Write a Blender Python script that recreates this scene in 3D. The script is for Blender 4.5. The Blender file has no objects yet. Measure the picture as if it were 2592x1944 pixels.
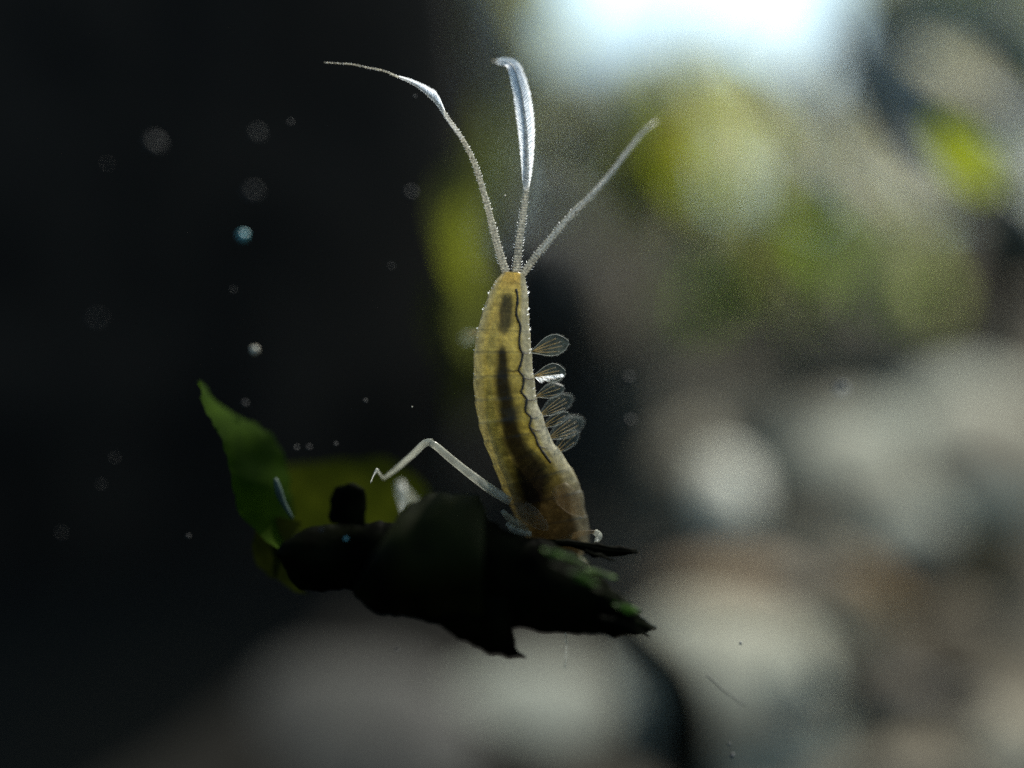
import bpy, bmesh, math, random
from mathutils import Vector, Matrix, noise
R = math.radians
rnd = random.Random(7)
sc = bpy.context.scene
COL = sc.collection
sc.unit_settings.scale_length = 0.01            # one unit is one centimetre

# ------------------------------------------------------------------ camera
D = 1.296 / math.tan(R(20.0))                    # distance to the focused nymph
cam_d = bpy.data.cameras.new("camera")
cam = bpy.data.objects.new("camera", cam_d)
COL.objects.link(cam)
cam.location = (0, -D, 0)
cam.rotation_euler = (R(90), 0, 0)
cam_d.sensor_width = 36
cam_d.lens = 18 / math.tan(R(20.0))
cam_d.clip_start = 0.05
cam_d.clip_end = 2000
APERTURE = 0.46
cam_d.dof.use_dof = True
cam_d.dof.focus_distance = D
cam_d.dof.aperture_fstop = cam_d.lens * 0.001 / APERTURE
sc.camera = cam

# ------------------------------------------------------------------ light
SUN_DIR = Vector((0.32, 0.42, 0.84)).normalized()   # towards the sun
elev = math.asin(SUN_DIR.z)
azim = math.atan2(SUN_DIR.x, SUN_DIR.y)             # clockwise from +Y
w = bpy.data.worlds.new("World")
sc.world = w
w.use_nodes = True
nt = w.node_tree
sky = nt.nodes.new("ShaderNodeTexSky")
sky.sky_type = 'NISHITA'
sky.sun_disc = False
sky.sun_elevation = elev
sky.sun_rotation = azim
sky.dust_density = 4.0
sky.air_density = 0.9
sky.ozone_density = 0.2
bg = nt.nodes["Background"]
tint = nt.nodes.new("ShaderNodeMix")              # daylight filtered by greenish water
tint.data_type = 'RGBA'; tint.blend_type = 'MULTIPLY'
tint.inputs[0].default_value = 1.0
tint.inputs[7].default_value = (0.80, 1.0, 0.96, 1)
nt.links.new(sky.outputs[0], tint.inputs[6])
nt.links.new(tint.outputs[2], bg.inputs[0])
bg.inputs[1].default_value = 0.15
sun_d = bpy.data.lights.new("sun", 'SUN')
sun_d.energy = 5.0
sun_d.angle = R(0.5)
sun_d.color = (1.0, 0.95, 0.87)
sun = bpy.data.objects.new("sun", sun_d)
COL.objects.link(sun)
sun.rotation_euler = (-SUN_DIR).to_track_quat('-Z', 'Y').to_euler()
sun.location = SUN_DIR * 30
sc.view_settings.view_transform = 'Standard'
sc.view_settings.look = 'None'
sc.view_settings.exposure = 1.1
sc.view_settings.gamma = 1
sc.render.engine = 'CYCLES'
sc.cycles.use_denoising = False
sc.cycles.use_adaptive_sampling = False
sc.cycles.max_bounces = 10
sc.cycles.transparent_max_bounces = 24
sc.cycles.caustics_reflective = False
sc.cycles.caustics_refractive = False
sc.cycles.sample_clamp_indirect = 2.0

# ------------------------------------------------------------------ helpers
def P(px, py, d=0.0):
    """a point of the place, d centimetres behind the nymph (photograph measured in its own 2592 px)"""
    s = (D + d) / D
    return Vector(((px - 1296) / 1000 * s, d, (972 - py) / 1000 * s))

def tag(o, label=None, cat=None, group=None, kind=None):
    if label: o["label"] = label
    if cat: o["category"] = cat
    if group: o["group"] = group
    if kind: o["kind"] = kind
    return o

def empty(name, loc):
    o = bpy.data.objects.new(name, None)
    o.empty_display_size = 0.05
    COL.objects.link(o)
    o.location = loc
    bpy.context.view_layer.update()
    return o

def mesh_obj(name, verts, faces, m, parent=None, smooth=True, colors=None):
    me = bpy.data.meshes.new(name)
    off = parent_origin(parent)
    me.from_pydata([tuple(Vector(v) - off) for v in verts], [], faces)
    me.validate()
    me.update()
    if smooth:
        me.polygons.foreach_set("use_smooth", [True] * len(me.polygons))
    if colors is not None:
        at = me.color_attributes.new("tint", 'FLOAT_COLOR', 'POINT')
        for i, c in enumerate(colors):
            at.data[i].color = (*c, 1) if len(c) == 3 else c
    if m: me.materials.append(m)
    o = bpy.data.objects.new(name, me)
    COL.objects.link(o)
    if parent: o.parent = parent
    return o

def parent_origin(p):
    v = Vector((0, 0, 0))
    while p is not None:
        v += p.location
        p = p.parent
    return v

def catmull(pts, n):
    """resample a list of tuples smoothly to n points, evenly along its length"""
    pts = [Vector(p) for p in pts]
    dense = []
    m = len(pts)
    for i in range(m - 1):
        p0 = pts[max(i - 1, 0)]; p1 = pts[i]; p2 = pts[i + 1]; p3 = pts[min(i + 2, m - 1)]
        for k in range(16):
            t = k / 16
            dense.append(0.5 * ((2 * p1) + (p2 - p0) * t + (2 * p0 - 5 * p1 + 4 * p2 - p3) * t * t
                                + (3 * p1 - p0 - 3 * p2 + p3) * t ** 3))
    dense.append(pts[-1])
    L = [0]
    for a, b in zip(dense, dense[1:]): L.append(L[-1] + (b.to_3d() - a.to_3d()).length + 1e-9)
    out = []; j = 0
    for i in range(n):
        s = L[-1] * i / (n - 1)
        while j < len(L) - 2 and L[j + 1] < s: j += 1
        t = (s - L[j]) / (L[j + 1] - L[j])
        out.append(dense[j].lerp(dense[j + 1], min(max(t, 0), 1)))
    return out

def interp(tab, y):
    """piecewise linear table [(y, a, b, ...)] -> tuple"""
    if y <= tab[0][0]: return tab[0][1:]
    for a, b in zip(tab, tab[1:]):
        if y <= b[0]:
            t = (y - a[0]) / (b[0] - a[0])
            return tuple(p + (q - p) * t for p, q in zip(a[1:], b[1:]))
    return tab[-1][1:]

def tube_geo(pts, rads, seg=10, flat=1.0, verts=None, faces=None):
    """append a tapered tube with closed ends"""
    verts = [] if verts is None else verts
    faces = [] if faces is None else faces
    base = len(verts)
    n = len(pts)
    for i, p in enumerate(pts):
        t = (pts[min(i + 1, n - 1)] - pts[max(i - 1, 0)]).normalized()
        u = t.cross(Vector((0, 1, 0)))
        if u.length < 1e-3: u = t.cross(Vector((1, 0, 0)))
        u.normalize()
        v = t.cross(u).normalized()
        r = rads[i]
        for k in range(seg):
            a = 2 * math.pi * k / seg
            verts.append(p + u * (math.cos(a) * r) + v * (math.sin(a) * r * flat))
    for i in range(n - 1):
        for k in range(seg):
            a = base + i * seg + k; b = base + i * seg + (k + 1) % seg
            faces.append((a, b, b + seg, a + seg))
    faces.append(tuple(base + k for k in reversed(range(seg))))
    faces.append(tuple(base + (n - 1) * seg + k for k in range(seg)))
    return verts, faces

def hair_geo(p, q, r, verts, faces, bend=None):
    """a fine tapering hair from p to q, a bent blade open at the back as such hairs are"""
    t = (q - p).normalized()
    u = t.cross(Vector((0, 1, 0)))
    if u.length < 1e-3: u = Vector((1, 0, 0))
    u.normalize(); v = t.cross(u)
    if v.y > 0: v = -v
    b = len(verts)
    mid = (p + q) / 2 + (bend if bend else Vector((0, 0, 0)))
    for c, k in ((p, 1.0), (mid, 0.75)):
        verts.append(c - u * r * k); verts.append(c + v * r * 0.6 * k); verts.append(c + u * r * k)
    verts.append(q)
    faces.append((b, b + 1, b + 4, b + 3)); faces.append((b + 1, b + 2, b + 5, b + 4))
    faces.append((b + 3, b + 4, b + 6)); faces.append((b + 4, b + 5, b + 6))

def leaf_geo(e1, e2, thick, bulge, n=28, mcross=8, wav=0.0, seed=0, jag=0.0):
    """a leaf with real thickness between two edge curves (3D points), bulging along its normal"""
    A = catmull(e1, n); B = catmull(e2, n)
    verts = []; faces = []
    gridf = []
    for side in (0, 1):
        for i in range(n):
            ax = (A[min(i + 1, n - 1)] + B[min(i + 1, n - 1)] - A[max(i - 1, 0)] - B[max(i - 1, 0)])
            nn = (B[i] - A[i]).cross(ax)
            if nn.length < 1e-9: nn = Vector((0, -1, 0))
            nn.normalize()
            if nn.y > 0: nn = -nn
            wd = (B[i] - A[i]).length
            for j in range(mcross + 1):
                t = j / mcross
                p = A[i].lerp(B[i], t)
                arch = 4 * t * (1 - t)
                off = bulge * arch * min(1, wd * 3.5) + wav * noise.noise(Vector((p.x * 9 + seed, p.z * 9, seed)))
                rib = 0.25 * thick * math.exp(-((t - 0.5) * 9) ** 2)
                th = thick * (0.25 + 0.75 * min(1, arch * 1.6)) * 0.5 + rib
                verts.append(p + nn * (off + (th if side == 0 else -th)))
    W = mcross + 1
    if jag:
        for i, p in enumerate(verts):
            j_ = i % W
            e = max(0, 1 - min(j_, mcross - j_) / 2)
            if e: p += Vector((noise.noise(p * 34 + Vector((seed, 0, 0))), 0, noise.noise(p * 34 + Vector((0, seed, 9))))) * jag * e
    if thick == 0:
        verts = verts[:n * W]
        return verts, [(i * W + j, i * W + j + 1, i * W + j + 1 + W, i * W + j + W) for i in range(n - 1) for j in range(mcross)]
    for i in range(n - 1):
        for j in range(mcross):
            a = i * W + j
            faces.append((a, a + 1, a + W + 1, a + W))
            b = n * W + a
            faces.append((b + W, b + W + 1, b + 1, b))
    o = n * W
    for i in range(n - 1):
        faces.append((i * W, i * W + W, o + i * W + W, o + i * W))
        a = i * W + mcross
        faces.append((a + W, a, o + a, o + a + W))
    for j in range(mcross):
        faces.append((j + 1, j, o + j, o + j + 1))
        a = (n - 1) * W + j
        faces.append((a, a + 1, o + a + 1, o + a))
    return verts, faces

# ------------------------------------------------------------------ materials
def new_mat(name):
    m = bpy.data.materials.new(name)
    m.use_nodes = True
    n = m.node_tree.nodes
    return m, n, m.node_tree.links, n["Principled BSDF"], n["Material Output"]

def vary(n, l, c1, c2, scale, detail=5, lo=0.35, hi=0.65, coord='Object'):
    tc = n.new("ShaderNodeTexCoord")
    nz = n.new("ShaderNodeTexNoise"); nz.inputs["Scale"].default_value = scale
    nz.inputs["Detail"].default_value = detail
    l.new(tc.outputs[coord], nz.inputs["Vector"])
    rp = n.new("ShaderNodeValToRGB")
    rp.color_ramp.elements[0].position = lo; rp.color_ramp.elements[0].color = (*c1, 1)
    rp.color_ramp.elements[1].position = hi; rp.color_ramp.elements[1].color = (*c2, 1)
    l.new(nz.outputs[0], rp.inputs[0])
    return rp, nz

def solid(name, c1, c2, scale=6, rough=0.7, bump=0.3, spec=0.3):
    m, n, l, b, o = new_mat(name)
    rp, nz = vary(n, l, c1, c2, scale)
    l.new(rp.outputs[0], b.inputs["Base Color"])
    b.inputs["Roughness"].default_value = rough
    b.inputs["Specular IOR Level"].default_value = spec
    bp = n.new("ShaderNodeBump"); bp.inputs["Strength"].default_value = bump; bp.inputs["Distance"].default_value = 0.02
    l.new(nz.outputs[0], bp.inputs["Height"]); l.new(bp.outputs[0], b.inputs["Normal"])
    return m

def leafy(name, c1, c2, scale=8, rough=0.45, trans=0.4, tc=None, bump=0.25, spec=0.4):
    """leaf tissue: diffuse and glossy plus light let through"""
    m, n, l, b, o = new_mat(name)
    rp, nz = vary(n, l, c1, c2, scale)
    l.new(rp.outputs[0], b.inputs["Base Color"])
    b.inputs["Roughness"].default_value = rough
    b.inputs["Specular IOR Level"].default_value = spec
    bp = n.new("ShaderNodeBump"); bp.inputs["Strength"].default_value = bump; bp.inputs["Distance"].default_value = 0.01
    l.new(nz.outputs[0], bp.inputs["Height"]); l.new(bp.outputs[0], b.inputs["Normal"])
    tr = n.new("ShaderNodeBsdfTranslucent")
    if tc: tr.inputs[0].default_value = (*tc, 1)
    else: l.new(rp.outputs[0], tr.inputs[0])
    mx = n.new("ShaderNodeMixShader"); mx.inputs[0].default_value = trans
    l.new(b.outputs[0], mx.inputs[1]); l.new(tr.outputs[0], mx.inputs[2])
    l.new(mx.outputs[0], o.inputs[0])
    return m

def clear_tissue(name, col, clear, trans=0.5, rough=0.25, scale=60, amp=0.35, attr=False, spec=0.5):
    """thin see-through tissue: part clear, part milky"""
    m, n, l, b, o = new_mat(name)
    if attr:
        at = n.new("ShaderNodeVertexColor"); at.layer_name = "tint"
        tcn = n.new("ShaderNodeTexCoord")
        nz = n.new("ShaderNodeTexNoise"); nz.inputs["Scale"].default_value = scale; nz.inputs["Detail"].default_value = 4
        l.new(tcn.outputs["Object"], nz.inputs["Vector"])
        mr = n.new("ShaderNodeMapRange"); mr.inputs[1].default_value = 0.3; mr.inputs[2].default_value = 0.7
        mr.inputs[3].default_value = 1 - amp; mr.inputs[4].default_value = 1.0
        l.new(nz.outputs[0], mr.inputs[0])
        mm = n.new("ShaderNodeMix"); mm.data_type = 'RGBA'; mm.blend_type = 'MULTIPLY'; mm.inputs[0].default_value = 1
        l.new(at.outputs[0], mm.inputs[6]); l.new(mr.outputs[0], mm.inputs[7])
        colsock = mm.outputs[2]
    else:
        rp, nz = vary(n, l, tuple(c * (1 - amp) for c in col), col, scale)
        colsock = rp.outputs[0]
    l.new(colsock, b.inputs["Base Color"])
    b.inputs["Roughness"].default_value = rough
    b.inputs["Specular IOR Level"].default_value = spec
    bp = n.new("ShaderNodeBump"); bp.inputs["Strength"].default_value = 0.3; bp.inputs["Distance"].default_value = 0.004
    l.new(nz.outputs[0], bp.inputs["Height"]); l.new(bp.outputs[0], b.inputs["Normal"])
    tr = n.new("ShaderNodeBsdfTranslucent"); l.new(colsock, tr.inputs[0])
    m1 = n.new("ShaderNodeMixShader"); m1.inputs[0].default_value = trans
    l.new(b.outputs[0], m1.inputs[1]); l.new(tr.outputs[0], m1.inputs[2])
    tp = n.new("ShaderNodeBsdfTransparent"); l.new(colsock, tp.inputs[0]) if attr else None
    m2 = n.new("ShaderNodeMixShader"); m2.inputs[0].default_value = clear
    l.new(m1.outputs[0], m2.inputs[1]); l.new(tp.outputs[0], m2.inputs[2])
    l.new(m2.outputs[0], o.inputs[0])
    return m

def stony(name, c1, c2, stain, cover=0.5):
    """stone with brown algae and silt stains in patches"""
    m = solid(name, c1, c2, 3, 0.8, 0.5, 0.12)
    n, l = m.node_tree.nodes, m.node_tree.links
    b = n["Principled BSDF"]
    base = b.inputs["Base Color"].links[0].from_socket
    rp, nz = vary(n, l, (0, 0, 0), (1, 1, 1), 1.7, 6, cover - 0.07, cover + 0.07, 'Object')
    oi = n.new("ShaderNodeObjectInfo")
    mp = n.new("ShaderNodeVectorMath"); mp.operation = 'ADD'
    src = nz.inputs["Vector"].links[0].from_socket
    l.new(src, mp.inputs[0]); l.new(oi.outputs["Location"], mp.inputs[1])
    l.new(mp.outputs[0], nz.inputs["Vector"])
    mx = n.new("ShaderNodeMix"); mx.data_type = 'RGBA'
    l.new(rp.outputs[0], mx.inputs[0]); mx.inputs[6].default_value = (*stain, 1); l.new(base, mx.inputs[7])
    l.new(mx.outputs[2], b.inputs["Base Color"])
    return m

M = {}
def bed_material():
    m = solid("mud_sand_and_shade", (0.034, 0.030, 0.022), (0.095, 0.084, 0.064), 2.2, 0.9, 0.6, 0.05)
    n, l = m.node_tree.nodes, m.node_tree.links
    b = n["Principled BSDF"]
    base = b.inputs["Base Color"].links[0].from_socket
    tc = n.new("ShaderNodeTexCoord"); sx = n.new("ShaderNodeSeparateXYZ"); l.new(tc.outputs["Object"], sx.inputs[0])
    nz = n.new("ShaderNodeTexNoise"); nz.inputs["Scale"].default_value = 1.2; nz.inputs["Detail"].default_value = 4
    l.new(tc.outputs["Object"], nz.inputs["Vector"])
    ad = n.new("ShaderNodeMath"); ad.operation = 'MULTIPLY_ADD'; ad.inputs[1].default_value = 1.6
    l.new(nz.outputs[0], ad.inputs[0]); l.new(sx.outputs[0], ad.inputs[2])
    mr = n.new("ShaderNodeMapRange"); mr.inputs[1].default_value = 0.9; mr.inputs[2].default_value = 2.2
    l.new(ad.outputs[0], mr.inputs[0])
    mx = n.new("ShaderNodeMix"); mx.data_type = 'RGBA'; mx.inputs[6].default_value = (0.0042, 0.0040, 0.0032, 1)  # bed darkened towards the left: the boulder's shade put into the mud's colour
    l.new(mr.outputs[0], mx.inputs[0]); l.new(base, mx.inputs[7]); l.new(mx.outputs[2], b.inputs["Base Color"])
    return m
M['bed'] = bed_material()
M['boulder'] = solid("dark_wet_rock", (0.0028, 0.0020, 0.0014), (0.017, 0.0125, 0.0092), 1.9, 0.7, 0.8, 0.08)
M['stone'] = stony("pale_stone", (0.135, 0.140, 0.112), (0.215, 0.220, 0.178), (0.060, 0.046, 0.028), 0.46)
M['brown_stone'] = stony("brown_stone", (0.07, 0.062, 0.043), (0.13, 0.118, 0.088), (0.030, 0.022, 0.012), 0.5)
M['dim_stone'] = solid('shade_toned_grey_stone', (0.005, 0.0054, 0.0046), (0.016, 0.0165, 0.014), 3, 0.75, 0.4, 0.2)  # darker copy of the grey stone, boulder's shade put into its colour
M['clean_stone'] = solid('clean_grey_stone', (0.055, 0.060, 0.049), (0.115, 0.120, 0.101), 2, 0.8, 0.4, 0.1)
M['buff_stone'] = stony('buff_pebble', (0.10, 0.092, 0.068), (0.17, 0.158, 0.12), (0.04, 0.03, 0.018), 0.42)
M['white_stone'] = solid("white_stone", (0.20, 0.197, 0.155), (0.30, 0.295, 0.24), 3, 0.6, 0.3, 0.3)
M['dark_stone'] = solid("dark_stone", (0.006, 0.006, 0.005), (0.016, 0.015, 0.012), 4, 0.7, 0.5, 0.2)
M['dead_leaf'] = leafy("dead_brown_leaf", (0.10, 0.055, 0.018), (0.20, 0.125, 0.045), 5, 0.6, 0.35)
M['weed_olive'] = leafy("olive_weed", (0.26, 0.28, 0.10), (0.42, 0.43, 0.19), 4, 0.4, 0.5)
M['weed_yellow'] = leafy("yellow_green_weed", (0.075, 0.088, 0.006), (0.14, 0.155, 0.014), 4, 0.4, 0.55)
M['weed_bright'] = leafy('bright_yellow_weed', (0.13, 0.145, 0.015), (0.22, 0.235, 0.03), 4, 0.6, 0.55, None, 0.25, 0.1)
M['weed_lime'] = leafy('lime_weed', (0.20, 0.24, 0.008), (0.30, 0.34, 0.016), 4, 0.7, 0.55, None, 0.25, 0.06)
M['weed_ochre'] = leafy('ochre_weed', (0.20, 0.13, 0.03), (0.30, 0.21, 0.06), 4, 0.6, 0.5, None, 0.25, 0.1)
M['weed_green'] = leafy("fresh_green_weed", (0.14, 0.24, 0.012), (0.24, 0.37, 0.02), 4, 0.4, 0.55)
M['weed_tan'] = leafy("tan_weed", (0.36, 0.33, 0.21), (0.55, 0.51, 0.36), 4, 0.4, 0.45)
M['weed_grey'] = leafy("grey_haze_weed", (0.40, 0.41, 0.41), (0.60, 0.62, 0.62), 4, 0.5, 0.45)  # grey blades, paled to stand in for the veil of light
M['weed_moss'] = leafy('mossy_weed', (0.05, 0.058, 0.012), (0.09, 0.10, 0.022), 4, 0.7, 0.5, None, 0.25, 0.1)
M['weed_dark'] = leafy("dark_weed", (0.012, 0.016, 0.014), (0.03, 0.036, 0.028), 4, 0.5, 0.2)
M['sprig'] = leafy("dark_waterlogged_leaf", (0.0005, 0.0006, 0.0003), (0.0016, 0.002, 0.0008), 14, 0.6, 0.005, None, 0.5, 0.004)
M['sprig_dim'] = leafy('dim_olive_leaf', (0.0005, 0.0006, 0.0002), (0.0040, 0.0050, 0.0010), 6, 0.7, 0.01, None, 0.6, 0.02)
M['sprig_shade'] = leafy('shaded_olive_leaf', (0.002, 0.003, 0.0004), (0.006, 0.008, 0.001), 9, 0.8, 0.5, None, 0.25, 0.04)  # darker copy of the olive leaf, shade put into its colour
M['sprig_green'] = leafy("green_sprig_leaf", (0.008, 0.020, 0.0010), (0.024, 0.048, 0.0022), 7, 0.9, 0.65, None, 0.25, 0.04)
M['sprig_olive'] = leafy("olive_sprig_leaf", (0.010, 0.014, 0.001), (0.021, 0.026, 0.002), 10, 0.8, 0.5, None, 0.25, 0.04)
M['sprig_bright'] = leafy("painted_sunlit_leaf", (0.003, 0.010, 0.0006), (0.026, 0.062, 0.005), 26, 0.6, 0.4, None, 0.4, 0.06)  # sunlit patches of the dark sprig, painted as a brighter green
M['cuticle'] = clear_tissue("amber_cuticle", (1, 1, 1), 0.36, 0.62, 0.25, 70, 0.35, attr=True)
M['filament'] = clear_tissue("horny_filament", (0.66, 0.61, 0.49), 0.45, 0.45, 0.3, 170, 0.85)
M['hair'] = clear_tissue("white_swimming_hair", (0.93, 0.95, 0.97), 0.0, 0.55, 0.3, 90, 0.05)
def glint_hair(name, col, rough):
    m, n, l, b, o = new_mat(name)
    n.remove(b)
    # light from behind goes through it
    rf = n.new("ShaderNodeBsdfGlossy"); rf.inputs["Roughness"].default_value = rough
    rp, nz = vary(n, l, tuple(c * .9 for c in col), col, 60)
    l.new(rp.outputs[0], rf.inputs["Color"])
    tr = n.new("ShaderNodeBsdfTranslucent"); l.new(rp.outputs[0], tr.inputs[0])
    df = n.new("ShaderNodeBsdfDiffuse"); l.new(rp.outputs[0], df.inputs[0])
    m1 = n.new("ShaderNodeMixShader"); m1.inputs[0].default_value = 0.08
    l.new(tr.outputs[0], m1.inputs[1]); l.new(df.outputs[0], m1.inputs[2])
    m2 = n.new("ShaderNodeMixShader"); m2.inputs[0].default_value = 0.86
    l.new(rf.outputs[0], m2.inputs[1]); l.new(m1.outputs[0], m2.inputs[2])
    tp = n.new("ShaderNodeBsdfTransparent"); m3 = n.new("ShaderNodeMixShader"); m3.inputs[0].default_value = 0.12
    l.new(m2.outputs[0], m3.inputs[1]); l.new(tp.outputs[0], m3.inputs[2])
    l.new(m3.outputs[0], o.inputs[0])
    return m
M['hair'] = glint_hair("white_swimming_hair", (0.95, 0.97, 1.0), 0.42)
M['faint_hair'] = clear_tissue("fine_hair", (0.30, 0.31, 0.28), 0.6, 0.5, 0.3, 90, 0.1)
M['gill'] = clear_tissue("gill_membrane", (0.22, 0.27, 0.24), 0.86, 0.5, 0.25, 70, 0.5)
M['gill_vein'] = clear_tissue("amber_gill_vein", (0.30, 0.22, 0.09), 0.3, 0.5, 0.35, 70, 0.3)
M['leg'] = clear_tissue("pale_leg_tissue", (0.36, 0.36, 0.30), 0.55, 0.5, 0.25, 40, 0.35)
M['trachea'] = solid("dark_air_tube", (0.006, 0.004, 0.003), (0.02, 0.012, 0.006), 40, 0.5, 0.1)
M['eye'] = solid("dark_eye", (0.012, 0.008, 0.006), (0.03, 0.02, 0.012), 60, 0.3, 0.1)
M['orange'] = clear_tissue("orange_joint", (0.60, 0.33, 0.10), 0.2, 0.4, 0.3, 60, 0.4)
M['leaf_glint'] = leafy('painted_leaf_highlight', (0.02, 0.032, 0.026), (0.04, 0.06, 0.05), 12, 0.6, 0.3, None, 0.3, 0.1)  # pale colour of the painted highlight on the green leaf
M['brown_pad'] = clear_tissue('brown_wing_pad', (0.10, 0.068, 0.03), 0.78, 0.5, 0.5, 50, 0.5)
M['dull_leg'] = clear_tissue('dull_leg_tissue', (0.26, 0.25, 0.18), 0.55, 0.5, 0.3, 50, 0.5)
M['speck'] = solid("pale_speck", (0.10, 0.10, 0.095), (0.16, 0.16, 0.15), 40, 0.6, 0.2)
M['speck_cream'] = solid("cream_speck", (0.22, 0.20, 0.15), (0.36, 0.33, 0.27), 40, 0.6, 0.2)
M['speck_teal'] = solid("teal_speck", (0.04, 0.15, 0.17), (0.08, 0.24, 0.27), 40, 0.4, 0.2)
M['speck_grey'] = solid("grey_speck", (0.0030, 0.0030, 0.0029), (0.0085, 0.0085, 0.0083), 40, 0.6, 0.2)
M['speck_dark'] = solid("dark_speck", (0.02, 0.02, 0.02), (0.05, 0.05, 0.05), 40, 0.6, 0.2)
# gut contents: a body of murk inside the abdomen that swallows light
m, n, l, b, o = new_mat("gut_contents")
n.remove(b)
va = n.new("ShaderNodeVolumeAbsorption")
va.inputs["Color"].default_value = (0.10, 0.055, 0.02, 1)
va.inputs["Density"].default_value = 75.0
l.new(va.outputs[0], o.inputs["Volume"])
M['gut'] = m

# ------------------------------------------------------------------ the setting
def H(x, y):
    """height of the stream bed: level near by, then a bank rising away from the camera"""
    if y < 2.0: z = -1.84
    elif y < 9.2: z = -1.84 + (y - 2.0) * 0.50
    else: z = 1.76
    f = 1.0 if abs(x) < 9 and -5 < y < 14 else 0.2
    z += f * (0.10 * noise.noise(Vector((x * 0.8, y * 0.8, 1.3))) + 0.05 * noise.noise(Vector((x * 2.3, y * 2.3, 4))))
    return z

def axis(a, b, step, far):
    out = []
    v = a
    while v < b: out.append(v); v += step
    out.append(b)
    return [-far, -far * .4, -far * .15] + out + [far * .15, far * .4, far]
xs = axis(-9, 9, 0.22, 400); ys = axis(-5, 14, 0.22, 400)
V = [(x, y, H(x, y)) for y in ys for x in xs]
nx = len(xs)
F = [(j * nx + i, j * nx + i + 1, (j + 1) * nx + i + 1, (j + 1) * nx + i) for j in range(len(ys) - 1) for i in range(nx - 1)]
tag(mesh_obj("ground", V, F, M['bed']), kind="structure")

def blob(name, c, rad, m, seed, power=2.0, rough=0.16, sub=3, freq=1.1, rot=0.0, parent=None):
    """a stone: a rounded block with an uneven surface"""
    bm = bmesh.new()
    bmesh.ops.create_icosphere(bm, subdivisions=sub, radius=1)
    for v in bm.verts:
        p = v.co.copy()
        k = (abs(p.x) ** power + abs(p.y) ** power + abs(p.z) ** power) ** (1 / power)
        p = p / k
        h = 1 + rough * noise.noise(p * freq + Vector((seed, seed * 1.7, 0))) + rough * 0.35 * noise.noise(p * freq * 3.1 + Vector((0, seed, 3)))
        v.co = Vector((p.x * rad[0], p.y * rad[1], p.z * rad[2])) * h
    if rot: bmesh.ops.rotate(bm, verts=bm.verts, matrix=Matrix.Rotation(rot, 3, 'Y'))
    me = bpy.data.meshes.new(name)
    bm.to_mesh(me); bm.free()
    me.polygons.foreach_set("use_smooth", [True] * len(me.polygons))
    me.materials.append(m)
    o = bpy.data.objects.new(name, me)
    COL.objects.link(o)
    o.location = Vector(c) - (parent_origin(parent) if parent else Vector((0, 0, 0)))
    if parent: o.parent = parent
    return o

# the shaded boulder that closes the left of the picture
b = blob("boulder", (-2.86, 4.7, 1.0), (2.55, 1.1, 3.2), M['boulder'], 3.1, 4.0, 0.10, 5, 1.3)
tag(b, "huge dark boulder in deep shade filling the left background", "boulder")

# stones of the bed: px, py, depth, half width / half height in photo px, material
STONES = [
    (1845, 1256, 2.7, 80, 95, 'white_stone', "small whitish pebble shining brightest, right of the nymph's thorax"),
    (1745, 1200, 3.6, 85, 110, 'brown_stone', "brown pebble touching the left side of the whitish pebble"),
    (1960, 1130, 4.2, 110, 80, 'buff_stone', "buff pebble behind the whitish pebble on its right"),
    (2040, 1400, 3.2, 65, 85, 'buff_stone', "small buff pebble just below right of the brightest whitish pebble"),
    (2460, 1150, 4.0, 240, 180, 'stone', "broad pale grey stone along the right edge at mid height"),
    (2140, 1190, 3.6, 170, 150, 'stone', "medium grey stone between the brightest pebble and the right edge stone"),
    (2280, 1330, 3.2, 120, 70, 'stone', "small grey stone wedged under the two pale stones at the right"),
    (1860, 1760, 2.7, 250, 230, 'stone', "large flat grey stone at the bottom right with a dark leaf scrap"),
    (2240, 1880, 2.8, 190, 120, 'stone', "grey stone at the bottom edge, right of the large flat one"),
    (1310, 2080, 2.6, 400, 350, 'clean_stone', "large grey stone at the bottom centre under the dark sprig"),
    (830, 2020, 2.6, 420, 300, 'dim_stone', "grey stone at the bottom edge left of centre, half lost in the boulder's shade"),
    (2540, 1900, 2.5, 120, 90, 'buff_stone', "buff stone in the bottom right corner"),
    (2420, 1620, 3.0, 130, 80, 'brown_stone', "brownish pebble above the bottom right corner stone"),
    (2080, 1570, 3.0, 170, 80, 'buff_stone', "buff stone on the bed behind the large flat grey stone"),
    (1690, 1050, 5.0, 120, 100, 'brown_stone', "dim brown pebble half in shade right of the gills"),
    (1860, 790, 6.4, 190, 80, 'brown_stone', "dull brown stone on the bank below the dark hollow"),
    (2200, 860, 5.6, 160, 60, 'brown_stone', "dull brown stone on the bank below the fresh green tuft"),
    (2480, 930, 5.4, 150, 70, 'brown_stone', "dull brown stone on the bank at the right edge"),
]
for i, (px, py, d, hw, hh, m, lab) in enumerate(STONES):
    s = (D + d) / D / 1000
    o = blob("stone", P(px, py, d), (hw * s, hh * s * 1.3, hh * s * 0.5), M[m], 11.3 + i * 2.7, 2.4, 0.22, 3, 1.2)
    o.rotation_euler = (R(42), 0, R(rnd.uniform(-15, 15)))
    tag(o, lab, "stone", "stones on the stream bed")

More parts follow.
